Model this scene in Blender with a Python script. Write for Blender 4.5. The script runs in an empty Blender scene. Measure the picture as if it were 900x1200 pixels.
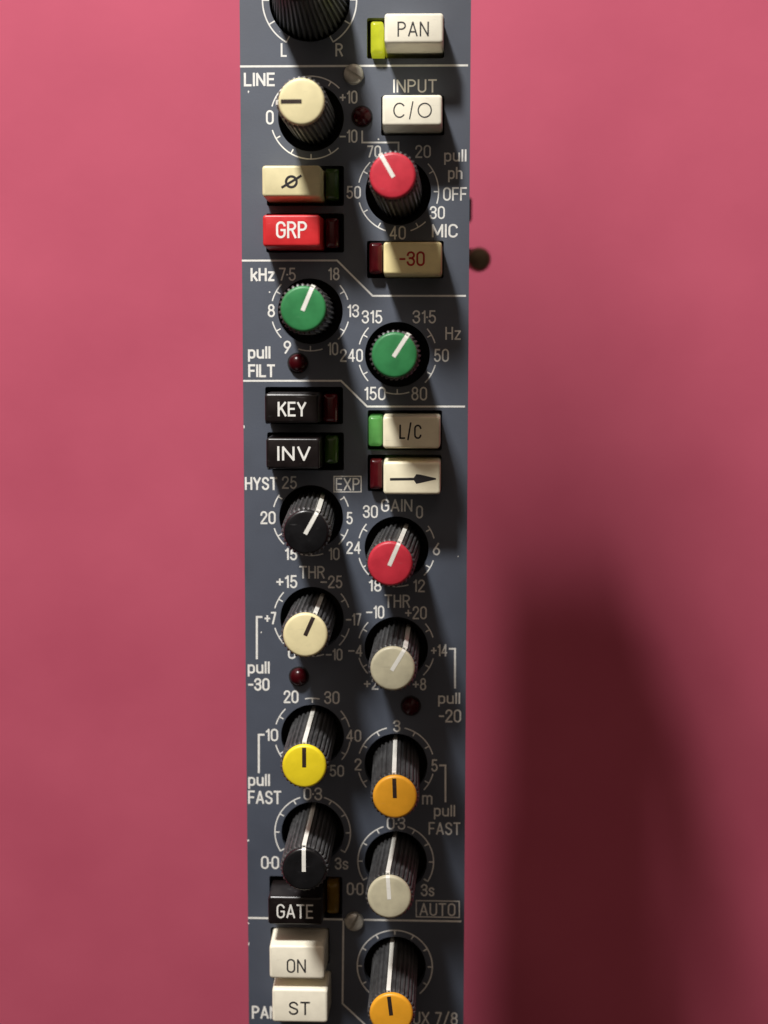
import bpy, bmesh, math, random
from mathutils import Vector, Matrix

# ---------------------------------------------------------------- camera, world, lamp, exposure
S = bpy.context.scene
COL = S.collection
MM = 0.001                                    # everything below is written in millimetres
PI = math.pi
rnd = random.Random(7)

CAM_R = Matrix(((0.999468, -0.004784, 0.032262),
                (0.001188, 0.993871, 0.110544),
                (-0.032593, -0.110447, 0.993347)))
CAM_C = Vector((13.74011, 29.57993, 265.57411))
FOCAL = 1750.0                                # in pixels of a 900 x 1200 picture
cd = bpy.data.cameras.new('camera')
cam = bpy.data.objects.new('camera', cd)
COL.objects.link(cam)
cam.matrix_world = Matrix.Translation(CAM_C * MM) @ CAM_R.to_4x4()
cd.sensor_fit = 'VERTICAL'
cd.sensor_height = 24.0
cd.sensor_width = 18.0
cd.lens = FOCAL / 1200 * 24.0
cd.clip_start = 0.01
cd.clip_end = 20
cd.dof.use_dof = True
cd.dof.focus_distance = 0.259
cd.dof.aperture_fstop = 8.0
S.camera = cam

W = bpy.data.worlds.new('World')
S.world = W
W.use_nodes = True
bg = W.node_tree.nodes['Background']
# a dim warm room: brightest towards the side the lamp stands on
wn = W.node_tree
wtc = wn.nodes.new('ShaderNodeTexCoord')
wdot = wn.nodes.new('ShaderNodeVectorMath'); wdot.operation = 'DOT_PRODUCT'
wdot.inputs[1].default_value = Vector((-0.22, 0.80, 0.55)).normalized()
wn.links.new(wtc.outputs['Generated'], wdot.inputs[0])
wmax = wn.nodes.new('ShaderNodeMath'); wmax.operation = 'MAXIMUM'; wmax.inputs[1].default_value = 0.0
wn.links.new(wdot.outputs['Value'], wmax.inputs[0])
wpow = wn.nodes.new('ShaderNodeMath'); wpow.operation = 'POWER'; wpow.inputs[1].default_value = 5.0
wn.links.new(wmax.outputs[0], wpow.inputs[0])
wmad = wn.nodes.new('ShaderNodeMath'); wmad.operation = 'MULTIPLY_ADD'
wmad.inputs[1].default_value = 0.86; wmad.inputs[2].default_value = 0.032
wn.links.new(wpow.outputs[0], wmad.inputs[0])
wn.links.new(wmad.outputs[0], bg.inputs['Strength'])
bg.inputs['Color'].default_value = (1.0, 0.77, 0.62, 1)

LAMP_DIST, LAMP_EL, LAMP_AZ = 0.70, math.radians(31.5), (-0.26, 0.9656)
ld = bpy.data.lights.new('lamp', 'POINT')
ld.energy = 30.5
ld.shadow_soft_size = 0.046
ld.color = (1.0, 0.98, 0.955)
lo = bpy.data.objects.new('lamp', ld)
COL.objects.link(lo)
lo.location = (LAMP_AZ[0] * LAMP_DIST * math.cos(LAMP_EL), LAMP_AZ[1] * LAMP_DIST * math.cos(LAMP_EL),
               LAMP_DIST * math.sin(LAMP_EL))

vs = S.view_settings
vs.view_transform = 'Standard'
vs.look = 'None'
vs.exposure = 0.0
vs.gamma = 1.0
vs.use_curve_mapping = False
S.cycles.max_bounces = 8

GROUND_Z = -150.0
PANEL_T = 2.2
HK = 19.3                                     # height of the knobs over the panel
HB = 7.5                                      # height of the button caps over the panel


def P(u, v, z=0.0):
    """the point at height z (mm) over the panel seen at (u, v) of the 900 x 1200 photograph"""
    d = CAM_R @ Vector(((u - 450) / FOCAL, -(v - 600) / FOCAL, -1.0))
    t = (z - CAM_C.z) / d.z
    q = CAM_C + d * t
    return q.x, q.y


# ---------------------------------------------------------------- materials
def nodes(name):
    m = bpy.data.materials.new(name)
    m.use_nodes = True
    nt = m.node_tree
    return m, nt, nt.nodes['Principled BSDF']


def noise_col(nt, b, c0, c1, scale, detail=6, lo=0.35, hi=0.65, rough=None, bump=0.0, bscale=None, coord='Object'):
    tc = nt.nodes.new('ShaderNodeTexCoord')
    n = nt.nodes.new('ShaderNodeTexNoise')
    n.inputs['Scale'].default_value = scale
    n.inputs['Detail'].default_value = detail
    nt.links.new(tc.outputs[coord], n.inputs['Vector'])
    r = nt.nodes.new('ShaderNodeValToRGB')
    r.color_ramp.elements[0].position = lo
    r.color_ramp.elements[0].color = (*c0, 1)
    r.color_ramp.elements[1].position = hi
    r.color_ramp.elements[1].color = (*c1, 1)
    nt.links.new(n.outputs['Fac'], r.inputs['Fac'])
    nt.links.new(r.outputs['Color'], b.inputs['Base Color'])
    if rough:
        mr = nt.nodes.new('ShaderNodeMapRange')
        mr.inputs['To Min'].default_value = rough[0]
        mr.inputs['To Max'].default_value = rough[1]
        nt.links.new(n.outputs['Fac'], mr.inputs['Value'])
        nt.links.new(mr.outputs['Result'], b.inputs['Roughness'])
    if bump:
        n2 = nt.nodes.new('ShaderNodeTexNoise')
        n2.inputs['Scale'].default_value = bscale or scale * 4
        n2.inputs['Detail'].default_value = 4
        nt.links.new(tc.outputs[coord], n2.inputs['Vector'])
        bp = nt.nodes.new('ShaderNodeBump')
        bp.inputs['Strength'].default_value = bump
        bp.inputs['Distance'].default_value = 0.0002
        nt.links.new(n2.outputs['Fac'], bp.inputs['Height'])
        nt.links.new(bp.outputs['Normal'], b.inputs['Normal'])
    return tc, n, r


def plastic(name, col, rough=(0.32, 0.5), var=0.10, scale=450, bump=0.06, spec=0.5, scuff=0.35):
    m, nt, b = nodes(name)
    c0 = tuple(c * (1 - var) for c in col)
    c1 = tuple(min(1, c * (1 + var * 0.5)) for c in col)
    tc, n, r = noise_col(nt, b, c0, c1, scale, rough=rough, bump=bump, bscale=scale * 5)
    b.inputs['Specular IOR Level'].default_value = spec
    if scuff:                                   # pale rubbed patches and hairline marks of use
        mp = nt.nodes.new('ShaderNodeMapping')
        mp.inputs['Scale'].default_value = (420, 2600, 700)
        mp.inputs['Rotation'].default_value = (0.2, 0.1, 0.9)
        nt.links.new(tc.outputs['Object'], mp.inputs['Vector'])
        ns = nt.nodes.new('ShaderNodeTexNoise')
        ns.inputs['Scale'].default_value = 1.0
        ns.inputs['Detail'].default_value = 3
        nt.links.new(mp.outputs['Vector'], ns.inputs['Vector'])
        rp = nt.nodes.new('ShaderNodeValToRGB')
        rp.color_ramp.elements[0].position = 0.66
        rp.color_ramp.elements[0].color = (0, 0, 0, 1)
        rp.color_ramp.elements[1].position = 0.78
        rp.color_ramp.elements[1].color = (scuff, scuff, scuff, 1)
        nt.links.new(ns.outputs['Fac'], rp.inputs['Fac'])
        mx = nt.nodes.new('ShaderNodeMix'); mx.data_type = 'RGBA'
        nt.links.new(rp.outputs['Color'], mx.inputs['Factor'])
        nt.links.new(r.outputs['Color'], mx.inputs['A'])
        k = (0.30, 0.27, 0.20) if max(col) > 0.5 and min(col) > 0.2 else tuple(min(1, c * 0.8 + 0.12) for c in col)
        mx.inputs['B'].default_value = (*k, 1)
        nt.links.new(mx.outputs['Result'], b.inputs['Base Color'])
    return m


MAT = {}
MAT['cream'] = plastic('cream_plastic', (0.78, 0.69, 0.40), var=0.07)
MAT['cream_light'] = plastic('pale_cream_plastic', (0.91, 0.86, 0.70), var=0.05)
MAT['cream_warm'] = plastic('aged_cream_plastic', (0.93, 0.79, 0.40), var=0.06)
MAT['ivory'] = plastic('ivory_plastic', (0.92, 0.85, 0.62), var=0.05)
MAT['khaki'] = plastic('grey_cream_plastic', (0.58, 0.54, 0.38), var=0.12)
MAT['red'] = plastic('red_plastic', (0.60, 0.032, 0.055), var=0.12)
MAT['scarlet'] = plastic('scarlet_plastic', (0.62, 0.022, 0.026), var=0.08)
MAT['green'] = plastic('green_plastic', (0.035, 0.23, 0.075), var=0.15)
MAT['yellow'] = plastic('yellow_plastic', (0.86, 0.68, 0.02), var=0.06)
MAT['orange'] = plastic('orange_plastic', (0.88, 0.40, 0.025), var=0.06)
MAT['black'] = plastic('black_plastic', (0.008, 0.008, 0.009), var=0.3, rough=(0.22, 0.36), spec=0.5)
MAT['black_key'] = plastic('black_button_plastic', (0.009, 0.006, 0.006), var=0.3, rough=(0.25, 0.4))
MAT['body'] = plastic('knob_body_plastic', (0.050, 0.050, 0.051), var=0.4, rough=(0.38, 0.56), bump=0.2, spec=0.9)
MAT['white_line'] = plastic('white_marker', (0.86, 0.85, 0.78), var=0.05)
MAT['dark_line'] = plastic('dark_marker', (0.035, 0.022, 0.018), var=0.2)
MAT['ink_white'] = plastic('printed_white', (0.84, 0.83, 0.78), var=0.08, rough=(0.5, 0.7), scale=900, scuff=0.0)
MAT['ink_black'] = plastic('engraved_black', (0.014, 0.012, 0.014), var=0.1, rough=(0.5, 0.7))
MAT['ink_red'] = plastic('engraved_red', (0.46, 0.015, 0.010), var=0.1, rough=(0.5, 0.7))
MAT['dark'] = plastic('black_chassis', (0.010, 0.010, 0.010), var=0.3, rough=(0.5, 0.8))

m, nt, b = nodes('painted_panel')
tc, n, r = noise_col(nt, b, (0.025, 0.037, 0.064), (0.034, 0.048, 0.079), 120, detail=8, rough=(0.60, 0.72), bump=0.10, bscale=2600)
# tiny worn specks in the paint
v = nt.nodes.new('ShaderNodeTexVoronoi')
v.inputs['Scale'].default_value = 150
v.inputs['Randomness'].default_value = 1.0
nt.links.new(tc.outputs['Object'], v.inputs['Vector'])
n3 = nt.nodes.new('ShaderNodeTexNoise')
n3.inputs['Scale'].default_value = 60
nt.links.new(tc.outputs['Object'], n3.inputs['Vector'])
mt = nt.nodes.new('ShaderNodeMath'); mt.operation = 'LESS_THAN'
mt.inputs[1].default_value = 0.022
nt.links.new(v.outputs['Distance'], mt.inputs[0])
mg = nt.nodes.new('ShaderNodeMath'); mg.operation = 'GREATER_THAN'
mg.inputs[1].default_value = 0.56
nt.links.new(n3.outputs['Fac'], mg.inputs[0])
mm_ = nt.nodes.new('ShaderNodeMath'); mm_.operation = 'MULTIPLY'
nt.links.new(mt.outputs[0], mm_.inputs[0]); nt.links.new(mg.outputs[0], mm_.inputs[1])
mx = nt.nodes.new('ShaderNodeMix'); mx.data_type = 'RGBA'
nt.links.new(mm_.outputs[0], mx.inputs['Factor'])
nt.links.new(r.outputs['Color'], mx.inputs['A'])
mx.inputs['B'].default_value = (0.34, 0.35, 0.37, 1)
nt.links.new(mx.outputs['Result'], b.inputs['Base Color'])
b.inputs['Specular IOR Level'].default_value = 1.0
b.inputs['Coat Weight'].default_value = 0.6
b.inputs['Coat Roughness'].default_value = 0.68
b.inputs['Coat IOR'].default_value = 1.7
MAT['panel'] = m

m, nt, b = nodes('pink_card')
noise_col(nt, b, (0.460, 0.077, 0.132), (0.515, 0.093, 0.153), 26, detail=7, lo=0.3, hi=0.7, rough=(0.6, 0.8), bump=0.35, bscale=650)
b.inputs['Specular IOR Level'].default_value = 0.25
MAT['pink'] = m

m, nt, b = nodes('nickel_screw')
noise_col(nt, b, (0.46, 0.44, 0.38), (0.62, 0.59, 0.52), 700, rough=(0.28, 0.5), bump=0.2, bscale=2500)
b.inputs['Metallic'].default_value = 0.45
MAT['steel'] = m
m, nt, b = nodes('dull_brass')
noise_col(nt, b, (0.20, 0.15, 0.09), (0.30, 0.23, 0.15), 500, rough=(0.4, 0.6))
b.inputs['Metallic'].default_value = 0.6
MAT['brass'] = m


def lens(name, col, emit=0.0, trans=0.45):
    m, nt, b = nodes(name)
    noise_col(nt, b, tuple(c * 0.8 for c in col), tuple(min(1, c * 1.15) for c in col), 500, rough=(0.12, 0.25), bump=0.05, bscale=900)
    b.inputs['Specular IOR Level'].default_value = 0.6
    b.inputs['Coat Weight'].default_value = 0.4
    b.inputs['Coat Roughness'].default_value = 0.12
    if emit:
        b.inputs['Emission Color'].default_value = (*col, 1)
        b.inputs['Emission Strength'].default_value = emit
    tr = nt.nodes.new('ShaderNodeBsdfTranslucent')
    tr.inputs['Color'].default_value = (*[min(1, c * 1.3) for c in col], 1)
    ms = nt.nodes.new('ShaderNodeMixShader')
    ms.inputs['Fac'].default_value = trans
    nt.links.new(b.outputs['BSDF'], ms.inputs[1])
    nt.links.new(tr.outputs['BSDF'], ms.inputs[2])
    nt.links.new(ms.outputs['Shader'], nt.nodes['Material Output'].inputs['Surface'])
    return m


MAT['lens_lime'] = lens('lit_lime_lens', (0.44, 0.46, 0.03), emit=0.9)
MAT['lens_green'] = lens('green_lens', (0.14, 0.40, 0.11), emit=0.3)
MAT['lens_dkgreen'] = lens('dark_green_lens', (0.06, 0.13, 0.02))
MAT['lens_red'] = lens('dark_red_lens', (0.13, 0.006, 0.012))
MAT['lens_amber'] = lens('amber_lens', (0.30, 0.17, 0.01))
m, nt, b = nodes('red_led_glass')
noise_col(nt, b, (0.036, 0.0012, 0.003), (0.040, 0.0016, 0.0035), 500, rough=(0.24, 0.26))
b.inputs['Specular IOR Level'].default_value = 0.25
MAT['led'] = m


# ---------------------------------------------------------------- mesh helpers
def obj(name, bm, mats, parent=None, label=None, smooth=None):
    for vv in bm.verts:
        vv.co *= MM
    bmesh.ops.recalc_face_normals(bm, faces=bm.faces)
    me = bpy.data.meshes.new(name)
    if smooth is not None:
        for f in bm.faces:
            f.smooth = True
        for e in bm.edges:
            if len(e.link_faces) == 2:
                e.smooth = e.calc_face_angle(0) < smooth
    bm.to_mesh(me)
    bm.free()
    if not isinstance(mats, (list, tuple)):
        mats = [mats]
    for k in mats:
        me.materials.append(MAT[k])
    o = bpy.data.objects.new(name, me)
    COL.objects.link(o)
    if parent is not None:
        o.parent = parent
    if label:
        o['label'] = label
    return o


def lathe(bm, prof, n=64, c=(0, 0), mat=0, caps=True, rad=None):
    """prof: list of (r, z); rad: optional function(angle index) -> radius factor per profile point"""
    rings = []
    for i, (r, z) in enumerate(prof):
        ring = []
        for k in range(n):
            a = 2 * PI * k / n
            rr = r * (rad(k, i) if rad else 1)
            ring.append(bm.verts.new((c[0] + rr * math.cos(a), c[1] + rr * math.sin(a), z)))
        rings.append(ring)
    for i in range(len(rings) - 1):
        for k in range(n):
            f = bm.faces.new((rings[i][k], rings[i][(k + 1) % n], rings[i + 1][(k + 1) % n], rings[i + 1][k]))
            f.material_index = mat
    if caps:
        f = bm.faces.new(rings[0][::-1]); f.material_index = mat
        f = bm.faces.new(rings[-1]); f.material_index = mat
    return rings


def rrect(x0, y0, x1, y1, r, n=5):
    pts = []
    for cx, cy, a0 in ((x1 - r, y1 - r, 0), (x0 + r, y1 - r, 90), (x0 + r, y0 + r, 180), (x1 - r, y0 + r, 270)):
        for k in range(n + 1):
            a = math.radians(a0 + 90 * k / n)
            pts.append((cx + r * math.cos(a), cy + r * math.sin(a)))
    return pts


def stack(bm, loops, mat=0, cap_bottom=True):
    """loops: list of (points2d, z) with equal counts -> skin between them, closed on top"""
    rings = [[bm.verts.new((x, y, z)) for x, y in pts] for pts, z in loops]
    n = len(rings[0])
    for i in range(len(rings) - 1):
        for k in range(n):
            f = bm.faces.new((rings[i][k], rings[i][(k + 1) % n], rings[i + 1][(k + 1) % n], rings[i + 1][k]))
            f.material_index = mat
    f = bm.faces.new(rings[-1]); f.material_index = mat
    if cap_bottom:
        f = bm.faces.new(rings[0][::-1]); f.material_index = mat


def soft_box(bm, x0, y0, x1, y1, z0, z1, draft=0.0, bev=0.4, cr=0.5, mat=0, dish=0.0):
    d = draft
    loops = [(rrect(x0 - d, y0 - d, x1 + d, y1 + d, cr), z0)]
    for k in range(4):
        a = PI / 2 * k / 3
        ins = bev * (1 - math.cos(a))
        loops.append((rrect(x0 + ins, y0 + ins, x1 - ins, y1 - ins, max(0.05, cr - ins * 0.6)), z1 - bev + bev * math.sin(a)))
    ins = bev + 0.55
    if dish:
        loops.append((rrect(x0 + ins, y0 + ins, x1 - ins, y1 - ins, 0.15), z1 - dish))
    stack(bm, loops, mat)


def ribbon(bm, pts, w, z, closed=False, mat=0, ext=0.0, t=0.02):
    """a flat printed stroke of width w along pts, a few hundredths of a millimetre thick"""
    P2 = [Vector(p) for p in pts]
    Q = [P2[0]]
    for p in P2[1:]:
        if (p - Q[-1]).length > 1e-4:
            Q.append(p)
    if closed and (Q[0] - Q[-1]).length < 1e-4:
        Q.pop()
    n = len(Q)
    if n < 2:
        return
    if not closed and ext:
        d = (Q[0] - Q[1]).normalized(); Q[0] = Q[0] + d * ext
        d = (Q[-1] - Q[-2]).normalized(); Q[-1] = Q[-1] + d * ext
    Lf, Rt = [], []
    for i in range(n):
        a = Q[i - 1] if (i > 0 or closed) else None
        c = Q[(i + 1) % n] if (i < n - 1 or closed) else None
        d1 = (Q[i] - a).normalized() if a is not None else None
        d2 = (c - Q[i]).normalized() if c is not None else None
        if d1 is None: d1 = d2
        if d2 is None: d2 = d1
        n1 = Vector((-d1.y, d1.x)); n2 = Vector((-d2.y, d2.x))
        mvec = n1 + n2
        if mvec.length < 1e-3:
            mvec = n1
        mvec.normalize()
        k = 1 / max(0.45, mvec.dot(n1))
        Lf.append(Q[i] + mvec * (w / 2 * k)); Rt.append(Q[i] - mvec * (w / 2 * k))
    vl = [bm.verts.new((p.x, p.y, z)) for p in Lf]
    vr = [bm.verts.new((p.x, p.y, z)) for p in Rt]
    for i in range(n if closed else n - 1):
        j = (i + 1) % n
        f = bm.faces.new((vl[i], vr[i], vr[j], vl[j])); f.material_index = mat


def arc(cx, cy, rx, ry, a0, a1, n=None):
    n = n or max(3, int(abs(a1 - a0) / 12))
    return [(cx + rx * math.cos(math.radians(a0 + (a1 - a0) * k / n)), cy + ry * math.sin(math.radians(a0 + (a1 - a0) * k / n)))
            for k in range(n + 1)]


# ---------------------------------------------------------------- a narrow one-stroke engraving alphabet
# glyph: (width, [strokes]); a stroke is (points, closed); heights 0..1
def G(w, *st):
    return w, [(s[:-1], True) if s[-1] == 'c' else (s, False) for s in st]


def stadium(w, y0=0.0, y1=1.0, r=0.26):
    return arc(w / 2, y1 - r, w / 2, r, 0, 180) + arc(w / 2, y0 + r, w / 2, r, 180, 360) + ['c']


FONT = {
    '0': G(.42, stadium(.42)),
    'O': G(.44, stadium(.44)),
    '1': G(.17, [(0, .80), (.08, .84), (.17, 1.0), (.17, 0)]),
    '2': G(.40, [(0, .74)] + arc(.2, .76, .2, .24, 175, -35) + [(.0, .06), (0, 0), (.40, 0)]),
    '3': G(.40, [(0, .78)] + arc(.2, .77, .2, .23, 170, -70) + [(.12, .53)], [(.2, .54)] + arc(.2, .265, .21, .265, 75, -170)),
    '4': G(.46, [(.34, 0), (.34, 1.0)], [(.34, 1.0), (0, .27), (.46, .27)]),
    '5': G(.40, [(.37, 1), (.06, 1), (.03, .50)] + arc(.19, .31, .21, .31, 130, -160)),
    '6': G(.41, [(.34, 1.0), (.035, .42)], arc(.205, .28, .205, .28, 0, 360, 26) + ['c']),
    '7': G(.40, [(0, 1), (.40, 1), (.13, 0)]),
    '8': G(.41, arc(.205, .765, .175, .235, 0, 360, 24) + ['c'], arc(.205, .27, .205, .27, 0, 360, 24) + ['c']),
    '9': G(.41, [(.07, 0), (.375, .58)], arc(.205, .72, .205, .28, 0, 360, 26) + ['c']),
    '+': G(.40, [(0, .47), (.40, .47)], [(.20, .24), (.20, .70)]),
    '-': G(.40, [(0, .47), (.40, .47)]),
    '~': G(.26, [(0, .47), (.26, .47)]),
    '.': G(.03, [(.0, .47), (.03, .47)]),
    '/': G(.34, [(0, -.08), (.34, 1.08)]),
    'A': G(.50, [(0, 0), (.25, 1), (.50, 0)], [(.08, .30), (.42, .30)]),
    'C': G(.44, arc(.22, .74, .22, .26, 10, 180) + arc(.22, .26, .22, .26, 180, 350)),
    'c': G(.92, arc(.50, .5, .50, .5, 42, 318, 26)),
    'o': G(1.0, arc(.5, .5, .5, .5, 0, 360, 32) + ['c']),
    'D': G(.44, [(0, 0), (0, 1), (.2, 1)] + arc(.2, .74, .24, .26, 80, 0) + arc(.2, .26, .24, .26, 0, -80) + [(.2, 0), 'c']),
    'E': G(.38, [(.38, 1), (0, 1), (0, 0), (.38, 0)], [(0, .52), (.33, .52)]),
    'F': G(.37, [(.37, 1), (0, 1), (0, 0)], [(0, .50), (.32, .50)]),
    'G': G(.45, arc(.225, .74, .225, .26, 12, 180) + arc(.225, .26, .225, .26, 180, 360) + [(.45, .48), (.26, .48)]),
    'H': G(.44, [(0, 0), (0, 1)], [(.44, 0), (.44, 1)], [(0, .52), (.44, .52)]),
    'I': G(.0, [(0, 0), (0, 1)]),
    'K': G(.44, [(0, 0), (0, 1)], [(.42, 1), (.02, .42)], [(.16, .60), (.44, 0)]),
    'L': G(.36, [(0, 1), (0, 0), (.36, 0)]),
    'M': G(.56, [(0, 0), (0, 1), (.28, .18), (.56, 1), (.56, 0)]),
    'N': G(.46, [(0, 0), (0, 1), (.46, 0), (.46, 1)]),
    'P': G(.42, [(0, 0), (0, 1)], [(0, 1), (.2, 1)] + arc(.2, .75, .22, .25, 80, -80) + [(.2, .5), (0, .50)]),
    'R': G(.43, [(0, 0), (0, 1)], [(0, 1), (.2, 1)] + arc(.2, .76, .22, .24, 80, -80) + [(.2, .52), (0, .52)], [(.22, .52), (.43, 0)]),
    'S': G(.43, [(.42, .80)] + arc(.215, .76, .20, .24, 15, 215) + [(.36, .42)] + arc(.215, .255, .215, .255, 35, -165)),
    'T': G(.44, [(0, 1), (.44, 1)], [(.22, 1), (.22, 0)]),
    'U': G(.43, [(0, 1), (0, .26)] + arc(.215, .26, .215, .26, 180, 360) + [(.43, 1)]),
    'V': G(.50, [(0, 1), (.25, 0), (.50, 1)]),
    'X': G(.46, [(0, 1), (.46, 0)], [(0, 0), (.46, 1)]),
    'Y': G(.48, [(0, 1), (.24, .46), (.48, 1)], [(.24, .46), (.24, 0)]),
    'h': G(.36, [(0, 0), (0, 1)], [(0, .45)] + arc(.18, .50, .18, .20, 180, 0) + [(.36, 0)]),
    'k': G(.36, [(0, 0), (0, 1)], [(.34, .70), (.02, .30)], [(.13, .44), (.36, 0)]),
    'l': G(.0, [(0, 0), (0, 1)]),
    'm': G(.62, [(0, 0), (0, .70)], [(0, .46)] + arc(.155, .52, .155, .18, 180, 0) + [(.31, 0)], [(.31, .46)] + arc(.465, .52, .155, .18, 180, 0) + [(.62, 0)]),
    'p': G(.36, [(0, -.30), (0, .70)], arc(.18, .50, .18, .20, 180, 0) + arc(.18, .20, .18, .20, 0, -180) + ['c']),
    's': G(.34, [(.33, .57)] + arc(.17, .53, .16, .17, 15, 215) + [(.27, .31)] + arc(.17, .18, .17, .18, 35, -165)),
    'u': G(.36, [(0, .70), (0, .20)] + arc(.18, .20, .18, .20, 180, 360) + [(.36, .70)], [(.36, .2), (.36, 0)]),
    'z': G(.36, [(0, .70), (.36, .70), (0, 0), (.36, 0)]),
    ' ': G(.10),
}


def draw_text(bm, text, x0, y0, x1, y1, z, w, gap=0.21):
    """outer box (x0,y0)-(x1,y1) in mm on the plane z; w stroke width in mm"""
    h = (y1 - y0) - w
    adv, total = [], 0.0
    for i, ch in enumerate(text):
        adv.append(total)
        total += FONT[ch][0]
        if i < len(text) - 1:
            g = gap * (0.7 if ch in '.' or text[i + 1] in '.' else 1)
            total += g
    sx = (x1 - x0 - w) / total if total > 0.01 else h
    for ch, a in zip(text, adv):
        for pts, closed in FONT[ch][1]:
            q = [(x0 + w / 2 + (a + px) * sx, y0 + w / 2 + py * h) for px, py in pts]
            runs = [[q[0]]]
            for i in range(1, len(q)):
                runs[-1].append(q[i])
                if not closed and i < len(q) - 1:
                    d1 = (Vector(q[i]) - Vector(q[i - 1])).normalized()
                    d2 = (Vector(q[i + 1]) - Vector(q[i])).normalized()
                    if d1.dot(d2) < -0.1:               # a sharp corner: start a new stroke there
                        runs.append([q[i]])
            for run in runs:
                ribbon(bm, run, w, z, closed=closed, ext=0 if closed else w * (0.45 if len(runs) == 1 else 0.3))
                z += 0.0012


# ---------------------------------------------------------------- the setting: a sheet of pink card
bm = bmesh.new()
NX = 24
stack(bm, [(rrect(-600, -700, 600, 500, 8), GROUND_Z - 1.5), (rrect(-600, -700, 600, 500, 8), GROUND_Z)])
g = obj('ground', bm, 'pink')
g['kind'] = 'structure'
g['label'] = 'smooth pink card lying under the channel strip'

# ---------------------------------------------------------------- the channel strip and its front panel
strip = bpy.data.objects.new('channel_strip', None)
COL.objects.link(strip)
strip['label'] = 'narrow dark blue-grey mixing console channel strip crowded with coloured knobs and buttons'
strip['category'] = 'mixer strip'

PX0, PX1, PY0, PY1 = -20.0, 20.0, -140.0, 121.0

KNOBS = {   # dial centre px, cap centre px, cap material, pointer angle, line material, label
    'line': ((364.3, 138), (353, 118.8), 'cream', 180, 'dark_line', 'cream-capped knob with a dark line pointing left, beside LINE'),
    'red': ((466.7, 224.7), (460, 205.5), 'red', 120, 'white_line', 'red-capped knob above the -30 button, pointing to 70'),
    'khz': ((363.6, 364.8), (355.3, 362), 'green', 67, 'white_line', 'green-capped knob of the kHz filter'),
    'hz': ((465.6, 415.6), (462.3, 416.2), 'green', 57, 'white_line', 'green-capped knob of the Hz filter'),
    'hyst': ((364.6, 606), (358.6, 624), 'black', 61, 'white_line', 'black-capped knob in the HYST dial'),
    'gain': ((464.7, 642.5), (456.9, 661), 'red', 67, 'white_line', 'red-capped knob in the GAIN dial'),
    'thl': ((365.6, 724.6), (357.7, 744.5), 'cream', 66, 'dark_line', 'cream-capped knob between +7 and -17 in the THR dial'),
    'thr': ((464.3, 759.7), (460, 784), 'khaki', 59, 'white_line', 'grey-cream capped knob between -4 and +14 in the THR dial'),
    'yel': ((366.2, 862), (356.4, 898.7), 'yellow', 90, 'dark_line', 'yellow-capped knob in the dial from 10 to 50'),
    'ora': ((464, 895.7), (462.7, 934.7), 'orange', 92, 'dark_line', 'orange-capped knob in the dial marked 2, 3 and 5'),
    'blk': ((366.4, 975.5), (356, 1019.5), 'black', 90, 'white_line', 'black-capped knob above the GATE button'),
    'gry': ((463.7, 1009.6), (456, 1052), 'khaki', 94, 'white_line', 'grey-cream capped knob left of the AUTO box'),
    'aux': ((462.6, 1132.5), (458.4, 1189.5), 'orange', 97, 'dark_line', 'orange-capped knob at the lower right, beside AUX 7/8'),
}
PAN_C = P(362.7, 0.0)
HOLE_R = 5.75

BUTTONS = {  # face px box, cutout px box, lens px box (at lens height) or None, cap material, lens material, label
    'pan': ((450.5, 15, 519.7, 50.8), (430, 20.5, 521, 68.7), (434.2, 24, 452, 62.5), 'cream_light', 'lens_lime', 'pale cream button marked PAN with a lit lime lens'),
    'co': ((448, 110.9, 518.2, 147.3), (446.6, 112, 521, 159), None, 'cream_light', None, 'pale cream button marked C/O'),
    'phi': ((307.2, 193.7, 375.6, 230.5), (312.7, 194.3, 402.9, 241.4), (379.5, 197, 396.6, 233.7), 'cream', 'lens_dkgreen', 'cream button marked with a slashed circle'),
    'grp': ((308, 251.5, 375, 288.9), (312, 250, 403, 296), (381, 255, 396.6, 290), 'scarlet', 'lens_red', 'red button marked GRP'),
    'm30': ((449.3, 283.3, 517.8, 321.5), (430, 282, 520, 326), (432.5, 284, 450.5, 320.7), 'cream_warm', 'lens_red', 'yellowed cream button marked -30 in red'),
    'key': ((310.3, 461.4, 373.3, 495.7), (311, 453.4, 402, 497), (377, 462, 395.3, 495), 'black_key', 'lens_red', 'black button marked KEY'),
    'inv': ((311.9, 513.5, 374.9, 549.3), (313.4, 506.8, 402.9, 551), (378.5, 511, 395.9, 543.6), 'black_key', 'lens_dkgreen', 'black button marked INV'),
    'lc': ((448.7, 488.3, 515.8, 525.3), (430.8, 480.8, 518, 527.5), (431.7, 487.5, 450, 523), 'ivory', 'lens_green', 'cream button marked L/C'),
    'arr': ((449.2, 541.7, 516.2, 579.2), (430.8, 533, 517.5, 576), (433.3, 538, 450.5, 573.7), 'ivory', 'lens_red', 'cream button marked with an arrow'),
    'gate': ((314.2, 1051.7, 378, 1083.3), (316, 1027.5, 401, 1075), (379.5, 1035.8, 396.7, 1071.7), 'black_key', 'lens_amber', 'black button marked GATE'),
    'on': ((315.8, 1109, 380, 1146.7), (317.5, 1087.5, 386, 1128), None, 'cream_light', None, 'pale cream button marked ON'),
    'st': ((319, 1160, 383.7, 1198), (320.5, 1137.5, 388, 1178), None, 'cream_light', None, 'pale cream button marked ST'),
}


def px_box(bx, z):
    a = P(bx[0], bx[3], z); c = P(bx[2], bx[1], z)
    return a[0], a[1], c[0], c[1]


cu = bpy.data.curves.new('panel_outline', 'CURVE')
cu.dimensions = '2D'
cu.fill_mode = 'BOTH'
BEV = 0.12


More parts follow.
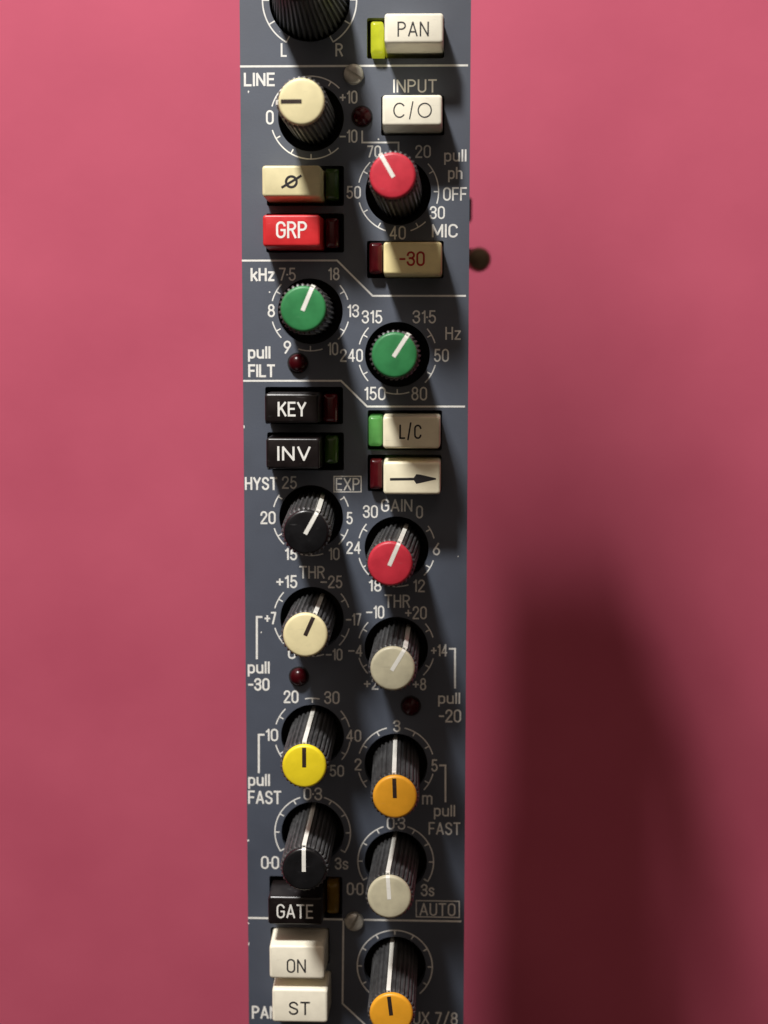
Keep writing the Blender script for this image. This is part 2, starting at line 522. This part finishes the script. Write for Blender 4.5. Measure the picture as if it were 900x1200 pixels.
def spline(pts):
    sp = cu.splines.new('POLY')
    sp.points.add(len(pts) - 1)
    for p_, q in zip(sp.points, pts):
        p_.co = (q[0] * MM, q[1] * MM, 0, 1)
    sp.use_cyclic_u = True


spline(rrect(PX0, PY0, PX1, PY1, 0.5))
spline(arc(PAN_C[0], PAN_C[1], 7.0, 7.0, 0, 354.4, 63))
for k, kn in KNOBS.items():
    c = P(*kn[0])
    spline(arc(c[0], c[1], HOLE_R, HOLE_R, 0, 354.4, 63))
for k, bt in BUTTONS.items():
    x0, y0, x1, y1 = px_box(bt[1], 0)
    spline(rrect(x0, y0, x1, y1, 0.35))
cu.extrude = PANEL_T / 2 * MM
tmp = bpy.data.objects.new('panel_outline', cu)
COL.objects.link(tmp)
dg = bpy.context.evaluated_depsgraph_get()
me = bpy.data.meshes.new_from_object(tmp.evaluated_get(dg))
bpy.data.objects.remove(tmp)
bpy.data.curves.remove(cu)
me.name = 'front_panel'
me.materials.clear()
me.materials.append(MAT['panel'])
bm = bmesh.new(); bm.from_mesh(me)
for vv in bm.verts:
    vv.co.z -= PANEL_T / 2 * MM
bmesh.ops.remove_doubles(bm, verts=bm.verts, dist=1e-7)
for f in bm.faces:
    f.smooth = False
bm.to_mesh(me); bm.free()
panel = bpy.data.objects.new('front_panel', me)
COL.objects.link(panel)
panel.parent = strip

# chassis behind the panel: a shallow black tray (the dark floor of every cutout) and the stand below
bm = bmesh.new()
stack(bm, [(rrect(-18.6, -136, 18.6, 118, 0.5), -24), (rrect(-18.6, -136, 18.6, 118, 0.5), -6.5)])
obj('chassis', bm, 'dark', strip)
bm = bmesh.new()
stack(bm, [(rrect(-14, -136, 10, -118, 1), GROUND_Z + 0.01), (rrect(-14, -136, 10, -118, 1), -24.02)])
obj('stand_foot', bm, 'dark', strip)
bm = bmesh.new()
stack(bm, [(rrect(-14, -117, 14, 45, 0.5), -38), (rrect(-14, -117, 14, 45, 0.5), -24.02)])
obj('shadow_block', bm, 'dark', strip)  # hidden block added under the tray to widen the strip's shadow
# walls between the tray and the back of the panel
bm = bmesh.new()
for x0, x1, y0, y1 in ((-18.6, -17.6, -136, 118), (17.6, 18.6, -136, 118), (-17.6, 17.6, 117, 118), (-17.6, 17.6, -136, -135)):
    stack(bm, [(rrect(x0, y0, x1, y1, 0.2), -6.48), (rrect(x0, y0, x1, y1, 0.2), -PANEL_T - 0.02)])
obj('tray_wall', bm, 'dark', strip)

# ---------------------------------------------------------------- printed lines, boxes, dial scales, words
ZP = 0.02


def px_poly(name, pts, wpx, parent=panel):
    bm = bmesh.new()
    ribbon(bm, [P(*q) for q in pts], wpx / 6.65, ZP)
    return obj(name, bm, 'ink_white', parent)


px_poly('divider_line', [(281.3, 77.9), (548.5, 76.6)], 2.4)
px_poly('divider_line', [(283.4, 305.4), (395, 305.2), (436.7, 346.7), (546, 346.7)], 2.2)
px_poly('divider_line', [(285, 446.3), (399.7, 446.2), (430.2, 476.4), (544.9, 476.4)], 2.2)
px_poly('divider_line', [(290.8, 1075.6), (402, 1077.4)], 2.3)
px_poly('divider_line', [(403.6, 1077.4), (540.5, 1079.7)], 2.3)
px_poly('divider_line', [(402.4, 1078.8), (401.4, 1176), (440, 1212)], 2.0)
px_poly('bracket_line', [(424.4, 153), (424.4, 167), (467, 167), (467, 180)], 2.0)
px_poly('bracket_line', [(307.5, 723), (301, 723), (301, 772.5)], 2.5)
px_poly('bracket_line', [(526, 760.3), (533.2, 760.3), (533.2, 806.8)], 2.3)
px_poly('bracket_line', [(310, 861), (303.3, 861), (303.3, 906)], 2.5)
px_poly('bracket_line', [(514.7, 896.9), (522, 896.9), (522, 940)], 2.3)


def px_frame(x0, y0, x1, y1, wpx, skew=0):
    bm = bmesh.new()
    ribbon(bm, [P(x0, y0), P(x1, y0 + skew), P(x1, y1 + skew), P(x0, y1)], wpx / 6.65, ZP, closed=True)
    obj('printed_box', bm, 'ink_white', panel)


px_frame(391.4, 558.2, 423.2, 576.4, 1.3)
px_frame(487.8, 1055.3, 538.2, 1074.2, 1.3, 0.9)

STD = [(137, 165), (195, 222), (252, 288), (315, 345), (17, 41)]
STDT = [150, 210, 270, 330, 30]
DIAL = {
    'line': ([(45, 164), (197, 313)], [60, 90, 120, 150, 210, 240, 270, 300]),
    'red': ([(134, 167), (195, 252), (288, 313), (-17, 43)], [150, 210, 240, 300, 30, 0]),
    'khz': (STD, STDT), 'hz': (STD, STDT),
    'hyst': ([(145, 165), (197, 225), (252, 288), (315, 342), (16, 33)], [148, 210, 270, 330, 31]),
    'gain': ([(141, 165), (195, 224), (252, 288), (315, 342), (15, 36)], STDT),
    'thl': (STD, STDT), 'thr': (STD, STDT),
    'yel': ([(79, 101), (135, 163), (195, 222), (14, 42), (-40, -9)], [90, 150, 210, 30, -30]),
    'ora': ([(104, 164), (193, 219), (16, 77), (-43, -14)], [120, 150, 210, 60, 30, -30]),
    'blk': ([(109, 211), (-32, 72)], [120, 150, 180, 211, 60, 30, 0, -32]),
    'gry': ([(109, 211), (-32, 72)], [120, 150, 180, 211, 60, 30, 0, -32]),
    'aux': ([(-48, 228)], [90, 120, 150, 180, 210, 60, 30, 0, -30]),
}


def dial(c, r, segs, ticks, tl=0.95, w=0.235):
    bm = bmesh.new()
    for a0, a1 in segs:
        ribbon(bm, arc(c[0], c[1], r, r, a0, a1, max(6, int((a1 - a0) / 3))), w, ZP)
    for a in ticks:
        ca, sa = math.cos(math.radians(a)), math.sin(math.radians(a))
        ribbon(bm, [(c[0] + (r + w * .3) * ca, c[1] + (r + w * .3) * sa), (c[0] + (r - tl) * ca, c[1] + (r - tl) * sa)], w, ZP + 0.003)
    obj('dial_scale', bm, 'ink_white', panel)


for k, (segs, ticks) in DIAL.items():
    dial(P(*KNOBS[k][0]), 7.05 if k in ('line', 'red') else 6.95, segs, ticks, 0.85, 0.22 if k not in ('line',) else 0.23)
dial(PAN_C, 8.15, [(-60, 240)], [240, 210, 180, 150, 120, 90, 60, 30, 0, -30, -60], 1.15, 0.25)

WORDS = [  # word, x0, x1, top, baseline (photo pixels), stroke width px
    ('L', 329, 336, 50.5, 66.7, 2.1), ('R', 393, 401.9, 50.5, 66.3, 2.1),
    ('LINE', 285.8, 322, 85, 101.3, 2.5), ('0', 311.7, 320.8, 129, 146, 2.2),
    ('+10', 398, 418.9, 106, 121.7, 1.9), ('-10', 398, 418.9, 151.7, 167.5, 1.9),
    ('INPUT', 460.8, 512, 92.8, 108.8, 1.9), ('70', 430, 446.6, 170.4, 185, 1.9), ('20', 486.6, 505, 169.8, 185.2, 1.9),
    ('pull', 520.4, 546.7, 174.9, 189.5, 2.0), ('ph', 525, 542, 195.5, 210, 2.0), ('OFF', 519.2, 547.2, 219.3, 235.3, 2.0),
    ('50', 406, 423, 217.8, 232.9, 1.9), ('30', 503.6, 521.4, 241.5, 256.8, 1.9), ('MIC', 506, 536.5, 262.4, 278.5, 2.2),
    ('40', 456.4, 475.6, 264.7, 280.8, 1.9),
    ('kHz', 293.7, 322, 314, 329.6, 2.5), ('7.5', 326.7, 346.6, 313.7, 329.2, 1.9), ('18', 384.5, 398, 313.4, 328.6, 1.9),
    ('8', 313.7, 322.2, 356.3, 371.7, 2.1), ('13', 407, 420.7, 356.6, 372, 1.9), ('9', 332.4, 341.1, 399.2, 414.5, 2.1),
    ('10', 383.9, 396.4, 401, 416.4, 1.9), ('pull', 290.6, 316.9, 405.7, 420.3, 2.4), ('FILT', 290.9, 322.3, 426.9, 442.1, 2.5),
    ('315', 424, 448, 363.5, 379.1, 1.9), ('31.5', 483.5, 511, 363.5, 379.1, 1.9), ('Hz', 521.8, 540.3, 383, 398.3, 1.9),
    ('240', 398.5, 425.4, 408.8, 424.1, 1.9), ('50', 508.6, 526.1, 408.8, 424.1, 1.9), ('150', 426.8, 451.9, 453.3, 469, 1.9),
    ('80', 482, 500.6, 453.3, 469.3, 1.9),
    ('HYST', 287, 325, 559, 574.2, 2.3), ('25', 330.5, 347.9, 558, 572.8, 1.9), ('EXP', 393.4, 421.5, 560, 574.9, 1.8),
    ('20', 305.3, 323, 599, 614.2, 2.1), ('5', 406, 413.4, 600, 614.4, 1.9), ('15', 333.7, 348.3, 642, 656.5, 2.1),
    ('10', 385, 398, 641.7, 656.4, 1.9), ('30', 425.4, 442.8, 592, 607, 1.9), ('GAIN', 446.6, 483.3, 584.8, 599.7, 1.9),
    ('0', 487.5, 495.7, 592.4, 607.5, 1.9), ('24', 406, 423, 634.5, 649.1, 1.9), ('6', 507.2, 515.7, 636, 650.7, 1.9),
    ('18', 432, 447.2, 679.3, 693.2, 2.0), ('12', 484, 498, 679, 693.9, 1.9),
    ('THR', 350.8, 380.5, 663.3, 678, 1.9), ('+15', 323.7, 348.4, 674, 689.2, 2.1), ('-25', 375.5, 401.2, 674.4, 689.2, 1.9),
    ('+7', 310, 323.8, 717, 731.8, 2.1), ('-17', 405.2, 423.5, 718.5, 733.2, 1.9), ('0', 337.5, 346.8, 757.5, 772.2, 2.1),
    ('-10', 381.7, 401.4, 760, 774, 1.9), ('pull', 290.3, 316, 775, 789.2, 2.3), ('~30', 290.8, 315.9, 794.7, 809.3, 2.3),
    ('THR', 450.7, 480.6, 696.8, 712.2, 1.9), ('-10', 429, 450.4, 709.6, 724.8, 1.9), ('+20', 474.7, 500.2, 710.4, 725.6, 1.9),
    ('-4', 408, 425, 755.6, 769.3, 1.9), ('+14', 505, 524.5, 754.9, 769.2, 1.9), ('+2', 426.3, 443.6, 794, 808.2, 1.9),
    ('+8', 483.5, 499.6, 794.5, 809, 1.9), ('pull', 513.4, 539.3, 811.6, 824.7, 2.0), ('~20', 514.3, 540.5, 831.3, 846.5, 2.1),
    ('20', 332.5, 349.8, 809, 823.9, 2.1), ('30', 380, 397.9, 810, 824.9, 1.9), ('10', 311.3, 325.9, 854, 868.5, 2.1),
    ('40', 405.5, 423.4, 855, 869.2, 1.9), ('50', 386.3, 403.2, 896.5, 910, 1.9), ('pull', 290.8, 316.3, 907, 920.9, 2.3),
    ('FAST', 290.8, 329.6, 926.7, 942.1, 2.3), ('0.3', 355.8, 377.2, 922.8, 937.6, 1.9),
    ('3', 460.8, 469.1, 843.9, 857.8, 1.9), ('2', 415.6, 423.7, 888.8, 902.8, 1.9), ('5', 505.4, 513, 889.8, 904.2, 1.9),
    ('m', 494.6, 506.8, 927.6, 942.8, 1.9), ('0.3', 453.3, 474.9, 957.5, 972.1, 1.9), ('pull', 508.4, 533.4, 943.2, 956.6, 1.9),
    ('FAST', 502.2, 539.7, 963.7, 978.2, 1.9), ('0.0', 306, 327, 1003.3, 1018.2, 2.1), ('3s', 392.5, 408.1, 1005, 1018.9, 1.9),
    ('0.0', 406.4, 425.9, 1034.3, 1048.9, 1.9), ('3s', 493.3, 509.1, 1036, 1050.2, 1.9), ('AUTO', 491.6, 533.8, 1058.6, 1073, 1.8),
    ('PAN', 295.3, 325.5, 1179, 1193.8, 2.3), ('AUX 7/8', 472.5, 536.5, 1186.3, 1200.2, 1.9),
]
for word, u0, u1, vt, vb, wpx in WORDS:
    a = P(u0, vb); c = P(u1, vt)
    bm = bmesh.new()
    draw_text(bm, word, a[0], a[1], c[0], c[1], ZP, wpx / 6.65)
    obj('printed_text', bm, 'ink_white', panel)

# ---------------------------------------------------------------- rotary knobs
NF = 30


def flute(depth):
    def f(k, i):
        ph = (k % 6)
        return 1.0 if ph in (0, 1, 2) else (1 - depth * 0.75 if ph in (3, 5) else 1 - depth)
    return f


def knob(c, top, h, cap_mat, ang, line_mat, label, rb=4.26, rt=4.17, rc=3.74, nf=NF, base=-5.0):
    """c dial centre, top cap centre (both mm): the shaft leans slightly when they differ"""
    lean = Vector((top[0] - c[0], top[1] - c[1], h))
    axis = lean.normalized()
    q = Vector((0, 0, 1)).rotation_difference(axis).to_matrix()
    org = Vector((c[0], c[1], 0))

    def place(bm):
        for vv in bm.verts:
            vv.co = q @ vv.co + org

    hb = h - 1.0
    n = nf * 6
    bm = bmesh.new()
    fl = flute(0.10)
    off = int(round(math.radians(ang) / (2 * PI) * n))
    rad = lambda k, i: fl((k - off + 1) % 6, i) if i < 4 else 1.0
    lathe(bm, [(rb, base), (rt + (rb - rt) * .3, hb * .6), (rt, hb - .25), (rt - .12, hb), (rc + .05, hb + .12)], n, rad=rad)
    place(bm)
    body = obj('rotary_knob', bm, 'body', strip, label, smooth=math.radians(22))
    # cap
    bm = bmesh.new()
    prof = [(rc + .02, hb + .13), (rc + .02, h - .62)]
    for k in range(1, 6):
        a = PI / 2 * k / 5
        prof.append((rc + .02 - .5 * (1 - math.cos(a)), h - .62 + .5 * math.sin(a)))
    prof += [(rc * .7, h - .07), (rc * .45, h - .035), (rc * .2, h - .02), (.1, h - .018)]
    lathe(bm, prof, 72)
    place(bm)
    obj('cap', bm, cap_mat, body, smooth=math.radians(40))
    # line on the cap
    ca, sa = math.cos(math.radians(ang)), math.sin(math.radians(ang))
    bm = bmesh.new()
    w = 0.34
    xs = [(rc - 0.0, h - .63), (rc - .05, h - .43), (rc - .17, h - .25), (rc - .36, h - .13), (rc * .7, h - .06), (rc * .45, h - .025), (-0.35, h - .005)] if line_mat == 'white_line' else \
         [(rc - .45, h - .11), (rc * .7, h - .06), (rc * .45, h - .025), (-0.1, h - .005)]
    pts = []
    for (r, z) in xs:
        r2, z2 = r + .035, z + .02
        pts.append(((r2 * ca - sa * w, r2 * sa + ca * w, z2), (r2 * ca + sa * w, r2 * sa - ca * w, z2)))
    vv = [(bm.verts.new(a), bm.verts.new(b_)) for a, b_ in pts]
    for i in range(len(vv) - 1):
        bm.faces.new((vv[i][0], vv[i][1], vv[i + 1][1], vv[i + 1][0]))
    place(bm)
    obj('cap_line', bm, line_mat, body)
    # white stripe down the side of the body
    bm = bmesh.new()
    w = 0.36
    ro, ri = 0.07, 0.5
    loops = []
    for z, r in ((base + .5, rb), (hb * .6, rt + (rb - rt) * .3), (hb - .2, rt), (hb + .05, rt - .1)):
        loops.append([bm.verts.new(((r + d) * ca - sa * s, (r + d) * sa + ca * s, z)) for d, s in ((-ri, -w), (ro, -w), (ro, w), (-ri, w))])
    for i in range(3):
        for k in range(4):
            bm.faces.new((loops[i][k], loops[i][(k + 1) % 4], loops[i + 1][(k + 1) % 4], loops[i + 1][k]))
    bm.faces.new(loops[-1]); bm.faces.new(loops[0][::-1])
    place(bm)
    obj('pointer_line', bm, 'white_line', body)
    return body


for k, (cpx, tpx, cm, ang, lm, lab) in KNOBS.items():
    knob(P(*cpx), P(tpx[0], tpx[1], HK), HK, cm, ang, lm, lab)
knob(PAN_C, PAN_C, HK, 'black', 100, 'white_line', 'large black knob between L and R at the very top', rb=6.75, rt=4.5, rc=3.9, nf=40, base=-2.0)

# ---------------------------------------------------------------- push buttons
LEGEND = {  # text pieces: (text, x0, x1, top, bottom, stroke px), ink
    'pan': ([('PAN', 465.8, 502.6, 25, 43, 1.7)], 'ink_black'),
    'co': ([('c', 460.8, 474.5, 120.2, 138.2, 1.5), ('/', 479.3, 484.5, 120, 138.5, 1.4), ('o', 489.3, 506.2, 120.2, 138.2, 1.5)], 'ink_black'),
    'grp': ([('GRP', 323.5, 359.7, 259.3, 279.2, 2.5)], 'ink_white'),
    'm30': ([('~30', 468, 497.9, 294.4, 311.8, 2.3)], 'ink_red'),
    'key': ([('KEY', 325.4, 359, 470.8, 488, 2.4)], 'ink_white'),
    'inv': ([('INV', 325, 364, 522.9, 540, 2.5)], 'ink_white'),
    'lc': ([('L', 467.9, 474.8, 497.6, 514.4, 2.0), ('/', 477.2, 482.2, 496.2, 514.6, 1.9), ('C', 485.2, 494, 497.6, 514.4, 2.0)], 'ink_black'),
    'gate': ([('GATE', 324.2, 367, 1060, 1076, 2.0)], 'ink_white'),
    'on': ([('ON', 336, 358.4, 1124, 1140, 1.9)], 'ink_black'),
    'st': ([('ST', 338.3, 363.3, 1174, 1189.3, 2.2)], 'ink_black'),
}
ZL = 2.2
for k, (face, cut, lens_px, cm, lm, lab) in BUTTONS.items():
    x0, y0, x1, y1 = px_box(face, HB)
    bm = bmesh.new()
    soft_box(bm, x0, y0, x1, y1, -5.0, HB, draft=0.22, bev=0.42, cr=0.55)
    cap = obj('push_button', bm, cm, strip, lab, smooth=math.radians(30))
    zt = HB + 0.02
    bm = bmesh.new()
    ink = 'ink_black'
    if k in LEGEND:
        for (t, u0, u1, vt, vb, wpx) in LEGEND[k][0]:
            a = P(u0, vb, zt); c = P(u1, vt, zt)
            draw_text(bm, t, a[0], a[1], c[0], c[1], zt, wpx / 6.8)
        ink = LEGEND[k][1]
    elif k == 'phi':
        c = P(341.4, 213, zt)
        ribbon(bm, arc(c[0], c[1], .90, .90, 0, 360, 40), 0.42, zt, closed=True)
        ribbon(bm, [P(329.8, 219.9, zt), P(333.2, 217.9, zt), P(349.6, 208, zt), P(353.2, 205.6, zt)], 0.40, zt + .003)
    elif k == 'arr':
        ribbon(bm, [P(457, 561.7, zt), P(488, 561.3, zt)], 0.44, zt)
        pts = [P(*q, zt) for q in ((484, 561.2), (488, 555.6), (493, 556.2), (511, 560.4), (511, 561.8), (493, 565.9), (487.8, 567))]
        bm.faces.new([bm.verts.new((q[0], q[1], zt + .003)) for q in pts])
    obj('legend', bm, ink, cap)
    if lens_px:
        lx0, ly0, lx1, ly1 = px_box(lens_px, ZL)
        # the lens stops where the cap begins
        if lx0 > x1 - 1: lx0 = max(lx0, x1 + 0.36)
        else: lx1 = min(lx1, x0 - 0.36)
        bm = bmesh.new()
        soft_box(bm, lx0, ly0, lx1, ly1, -5.0, ZL, draft=0.02, bev=0.8, cr=0.45)
        obj('lens', bm, lm, cap, smooth=math.radians(30))

# ---------------------------------------------------------------- indicator lights, screws, side bolt
for (u, v), lab in (((424, 136), 'dark red indicator light left of the C/O button'),
                    ((348.6, 425.5), 'dark red indicator light beside FILT'),
                    ((350, 793.5), 'dark red indicator light above 20 and 30'),
                    ((481.5, 828), 'dark red indicator light in shade left of -20')):
    c = P(u, v, 0.6)
    bm = bmesh.new()
    prof = [(1.62, -2.0), (1.62, 0.35)] + [(1.62 * math.cos(a), 0.35 + 1.25 * math.sin(a)) for a in (PI / 2 * k / 8 for k in range(1, 8))] + [(0.16, 1.594), (0.05, 1.5995)]
    lathe(bm, prof, 48, c)
    o = obj('indicator_light', bm, 'led', strip, lab, smooth=math.radians(50))
    bm = bmesh.new()
    rings = lathe(bm, [(1.64, 0.01), (1.86, 0.01), (1.84, 0.16), (1.64, 0.16), (1.64, 0.01)], 48, c, caps=False)
    obj('bezel', bm, 'dark', o, smooth=math.radians(30))


def screw(u, v, ang, lab):
    c = P(u, v, 0.8)
    R_, H_, sw, sd = 1.75, 1.15, 0.24, 0.55
    bm = bmesh.new()
    # head as a domed disc cut by a straight slot: two halves and a floor
    for s in (1, -1):
        base = math.degrees(math.asin(sw / R_))
        def outline(r):
            b0 = math.degrees(math.asin(min(1, sw / r)))
            return [(x * s, y * s) for x, y in arc(0, 0, r, r, b0, 180 - b0, 24)]
        stack(bm, [(outline(R_), 0.01), (outline(R_), H_ * .45), (outline(R_ * .93), H_ * .75), (outline(R_ * .74), H_ * .95), (outline(R_ * .5), H_ * 1.0)])
    stack(bm, [([(-R_ * .97, -sw), (R_ * .97, -sw), (R_ * .97, sw), (-R_ * .97, sw)], 0.01), ([(-R_ * .97, -sw), (R_ * .97, -sw), (R_ * .97, sw), (-R_ * .97, sw)], H_ - sd)])
    m_ = Matrix.Rotation(math.radians(ang), 3, 'Z')
    for vv in bm.verts:
        vv.co = m_ @ vv.co + Vector((c[0], c[1], 0))
    return obj('slotted_screw', bm, 'steel', strip, lab, smooth=math.radians(35))


screw(414.2, 86.6, -33, 'bright slotted screw above the +10 mark')
screw(415, 1081, 60, 'shaded slotted screw below the grey-cream knob')

bx, by = P(561.5, 303.5, -50)
bm = bmesh.new()
lathe(bm, [(2.5, -54), (2.5, -50.9), (2.1, -50.2), (1.2, -50)], 40, (bx, by))
bolt = obj('side_bolt', bm, 'brass', strip, 'dull brown round bolt sticking out beyond the right edge', smooth=math.radians(35))
bm = bmesh.new()
stack(bm, [(rrect(14, by - 2, 15.2, by + 17, 0.3), -56), (rrect(14, by - 2, 15.2, by + 17, 0.3), -24.02)])
stack(bm, [(rrect(15.22, by - 1.6, bx + 1.2, by + 2.4, 0.8), -56), (rrect(15.22, by - 1.6, bx + 1.2, by + 2.4, 0.8), -54.02)])
tx, ty = P(553.2, 231, -50)
stack(bm, [(rrect(15.22, P(553, 259, -50)[1], tx, ty, 0.6), -55), (rrect(15.22, P(553, 259, -50)[1], tx, ty, 0.6), -51)])
obj('bolt_bracket', bm, 'dark', bolt)

# small chips where the paint has been knocked off
for u, v, r in ((285.3, 500, .32), (290.7, 985, .26), (290.9, 1082, .22), (291.2, 1106, .28), (291, 107.6, .2), (316, 342.5, .16), (306.2, 741, .14), (443.5, 163, .2), (297, 560, .1), (537, 652, .12)):
    c = P(u, v)
    bm = bmesh.new()
    pts = [(max(-19.98, c[0] + r * rnd.uniform(.5, 1.1) * math.cos(a)), c[1] + r * rnd.uniform(.6, 1.5) * math.sin(a)) for a in (2 * PI * k / 9 for k in range(9))]
    bm.faces.new([bm.verts.new((x, y, 0.012)) for x, y in pts])
    obj('paint_chip', bm, 'ink_white', panel)

# unseen plate on a bracket, added to shade the lower right of the card
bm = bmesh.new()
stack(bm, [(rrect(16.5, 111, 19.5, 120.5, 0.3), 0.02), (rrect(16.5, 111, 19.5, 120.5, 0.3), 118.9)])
br = obj('flag_bracket', bm, 'dark', strip)
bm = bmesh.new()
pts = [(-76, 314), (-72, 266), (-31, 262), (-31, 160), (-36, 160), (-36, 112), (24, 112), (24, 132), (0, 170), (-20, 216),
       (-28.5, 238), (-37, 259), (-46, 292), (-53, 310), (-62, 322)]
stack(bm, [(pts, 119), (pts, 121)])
obj('shade_flag', bm, 'dark', strip)
